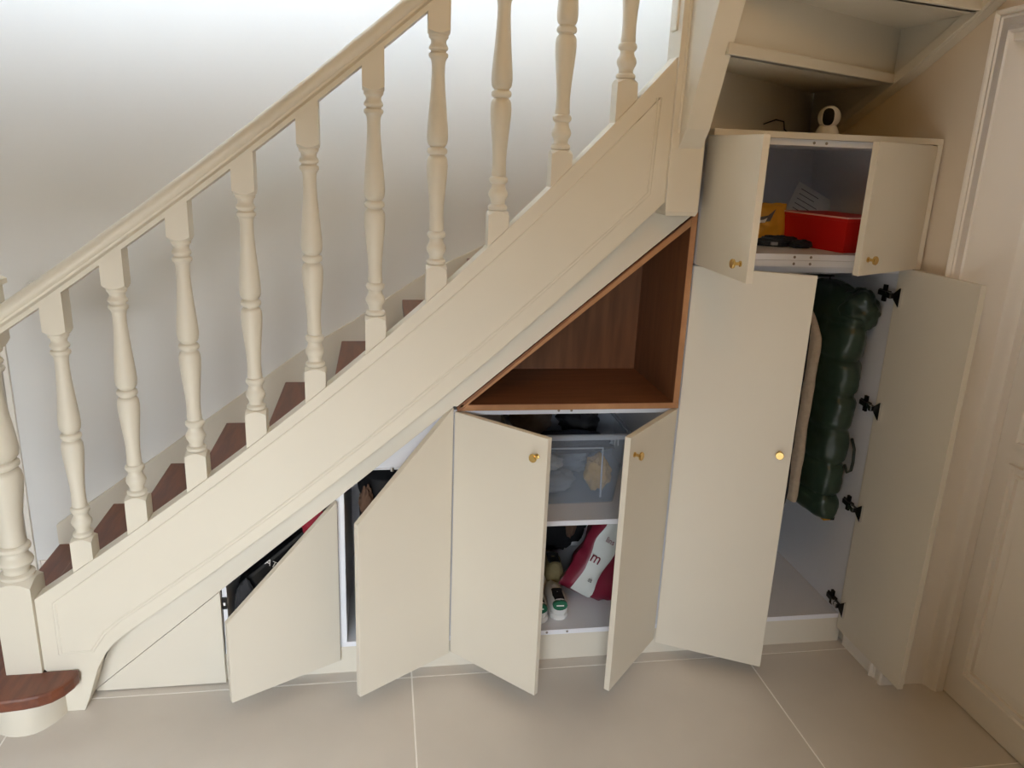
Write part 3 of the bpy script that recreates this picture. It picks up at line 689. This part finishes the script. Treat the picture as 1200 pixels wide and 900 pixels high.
# burgundy and white shopping bag, leaning
t = thing('shopping_bag', (.74, .30, .118), 'burgundy and white glossy shopping bag with dark lettering leaning in the shoe compartment', 'bag')
c = Vector((.784, .250, .268)); tl = (radians(-6), radians(-57), radians(12))
m, E = slab(c, .40, .13, .30, 'burgundy', tl, .35, 21, nu=24, nv=20, wr=.03)
for v in m.v:
    v.z = max(v.z, .1186); v.x = min(v.x, .845); v.z = min(v.z, .515)
body = obj('body', m, t, smooth=60)
MTX = Matrix.Translation(c) @ E.to_4x4()
def bagpt(u, v, d=.004):
    # point on the front face of the puffed bag
    uu, vv = u/.20, v/.15; pf = max(0, (1-uu**4)*(1-vv**4))**.35
    nz = noise.noise(Vector((uu*2.2+21, vv*2.2, 21*1.7-1)))*.03
    p = Vector(c)+E @ Vector((u, -(.065*pf+.0006)+nz*pf-d, v+nz*.6)); return Vector((min(p.x, .845), p.y, max(min(p.z, .516), .1188)))
m = MB(); vs = []; fs = []; NU, NV = 20, 8
for j in range(NV+1):
    for i in range(NU+1):
        u_ = -.190+.38*i/NU; vs.append(bagpt(u_, -.012+.072+.010*sin(u_*9)+.070*j/NV))
for j in range(NV):
    for i in range(NU):
        a = j*(NU+1)+i; fs.append((a, a+1, a+NU+2, a+NU+1))
m.add(vs, fs, 'bag_white'); wb = obj('white_band', m, t, smooth=60)
for u_, v_, tx_, sz_, mt_ in ((.035, .092, 'lins', .030, 'burgundy'), (-.045, .112, 'm', .060, 'burgundy'), (-.125, .094, 'ss', .024, 'ink')):
    P = bagpt(u_, v_, .014); text_mesh('lettering', tx_, sz_, Matrix.Translation(P) @ E.to_4x4() @ Matrix.Rotation(pi/2, 4, 'X') @ Matrix.Rotation(radians(-90), 4, 'Z'), mt_, wb)

# wardrobe clothes
def hanging(name, cx, th, y0_, y1_, ztop, zbot, mt, label, quilt=0, amp=.1, seed=0, bulge=.1):
    m = MB(); rings = []; n = 48; N = 90
    for j in range(N+1):
        z = ztop+(zbot-ztop)*j/N; f = j/N
        sh = min(1, (f/.13))**.6 if f < .13 else 1
        q = 1.0
        if quilt:
            ph = (ztop-z)/quilt; q = 1-.16*(1-abs(sin(pi*(ph+.08*noise.noise(Vector((z*3, seed, 0)))))))**3
        end = 1 if f < .96 else (1-((f-.96)/.04)**2*.35)
        r = []
        for i in range(n):
            a = 2*pi*i/n
            d = Vector((cos(a), sin(a), 0))
            w = 1+amp*noise.fractal(Vector((d.x*1.3+seed, d.y*1.9, z*(9 if not quilt else 16))), 1, 2, 3)
            w += amp*.6*noise.noise(Vector((a*5+seed, z*4, seed)))
            ex = math.copysign(abs(d.x)**.75, d.x); ey = math.copysign(abs(d.y)**.75, d.y)
            X_ = cx+ex*th/2*w*q*(1 if not quilt else 1)*end*(.5+.5*sh)
            Y_ = (y0_+y1_)/2+ey*(y1_-y0_)/2*(.35+.65*sh)*(1+(w-1)*.35)*(1-(1-q)*.6)
            r.append(Vector((X_, max(Y_, .012), z+.004*noise.noise(Vector((a*3, seed, z*5))))))
        rings.append(r)
    m.loft(rings, mt); return m
ck = 'coats hanging in the wardrobe'
t = thing('puffer_coat', (1.503, .2, .49), 'dark green quilted puffer coat hanging at the right end of the wardrobe rail', 'coat', ck)
m = hanging('body', 1.492, .138, .018, .42, 1.325, .497, 'puffer', '', quilt=.125, amp=.10, seed=2.3)
for v in m.v: v.x = min(v.x, 1.579)
bd = obj('body', m, t, smooth=70)
m = MB(); m.blob((1.512, .085, 1.250), (.066, .078, .075), 'puffer', .20, 1.8, 17, nu=48, nv=32)
for v in m.v: v.x = min(v.x, 1.5805); v.y = max(v.y, .008)
obj('sleeve', m, t, smooth=70)
m = MB(); m.tube([(1.536, .03, .80), (1.552, .03, .76), (1.556, .03, .71), (1.553, .03, .680), (1.540, .032, .672), (1.528, .035, .70)], .0055, 'puffer_dark'); obj('strap', m, t, smooth=60)
m = MB(); m.box((1.478, .03, .487), (1.505, .05, .4985), 'mustard'); m.box((1.505, .03, .487), (1.520, .05, .4985), 'black'); obj('care_tag', m, t)
m = MB(); m.tube([(1.505, .27, 1.357), (1.505, .262, 1.366), (1.505, .275, 1.37), (1.505, .285, 1.357), (1.505, .27, 1.335), (1.505, .27, 1.315)], .002, 'dark_metal'); obj('hanger_hook', m, t, smooth=60)
m = hanging('c', 1.388, .062, .085, .42, 1.24, .535, 'beige_cloth', '', amp=.08, seed=5.1)
obj('wool_coat', m, smooth=70, label='beige woolly coat hanging between the green puffer coat and a black coat', cat='coat', group=ck)
m = hanging('c', 1.322, .060, .05, .42, 1.30, .530, 'black', '', amp=.1, seed=8.4)
obj('black_coat', m, smooth=70, label='black coat hanging in the wardrobe behind the beige coat', cat='coat', group=ck)

# contents of the sloping cupboards
t = thing('black_bag', (-.42, .12, .118), 'glossy black carrier bag with white letters in the smallest sloping cupboard', 'bag')
m = MB(); rings = []
m.prism([(-.56, .1185), (-.26, .1185), (-.26, .585), (-.345, .520), (-.56, .335)], 'y', .035, .20, 'black_gloss')
bb = obj('body', m, t, bevel=.012)
text_mesh('lettering', 'AT', .03, Matrix.Translation((-.452, .034, .405)) @ Matrix.Rotation(pi/2, 4, 'X') @ Matrix.Rotation(radians(-28), 4, 'Z'), 'white_plastic', bb)
m = MB(); m.blob((-.305, .018, .545), (.045, .012, .045), 'red_cloth', .2, 2.5, 3); obj('red_scarf', m, smooth=60, label='dark red cloth with pale print tucked above the black carrier bag', cat='cloth')
m = MB(); m.blob((-.535, .02, .25), (.035, .012, .10), 'charcoal', .2, 2.5, 4, flat=.1185); obj('grey_pouch', m, smooth=60, label='dark grey pouch standing beside the black carrier bag', cat='pouch')
m = hanging('c', -.045, .25, .06, .40, .715, .40, 'black', '', amp=.16, seed=3.3)
obj('dark_jacket', m, smooth=70, label='black jacket bundled high in the taller sloping cupboard', cat='jacket')
m = MB(); m.blob((-.145, .060, .60), (.022, .022, .055), 'brown_cloth', .3, 2.6, 6); obj('brown_cloth', m, smooth=60, label='small brown cloth hanging against the black jacket', cat='cloth')
m = MB(); m.blob((-.07, .455, .262), (.085, .10, .115), 'black_nylon', .3, 2.4, 12, flat=.1186); obj('backpack', m, smooth=60, label='black nylon backpack below the jacket in the taller sloping cupboard', cat='bag')
m = MB(); m.blob((-.115, .065, .335), (.020, .016, .040), 'red_cloth', .2, 2.5, 15); obj('red_pouch', m, smooth=60, label='small red pouch by the black backpack', cat='pouch')
shoe('black_shoe', -.125, .12, .1185, .20, .078, .10, dict(sole='black', upper='black_nylon', lace='black'), 'black shoe on the floor of the taller sloping cupboard', None, radians(8))
for o in bpy.data.objects:
    if 'group' in o.keys() and not o['group']: del o['group']
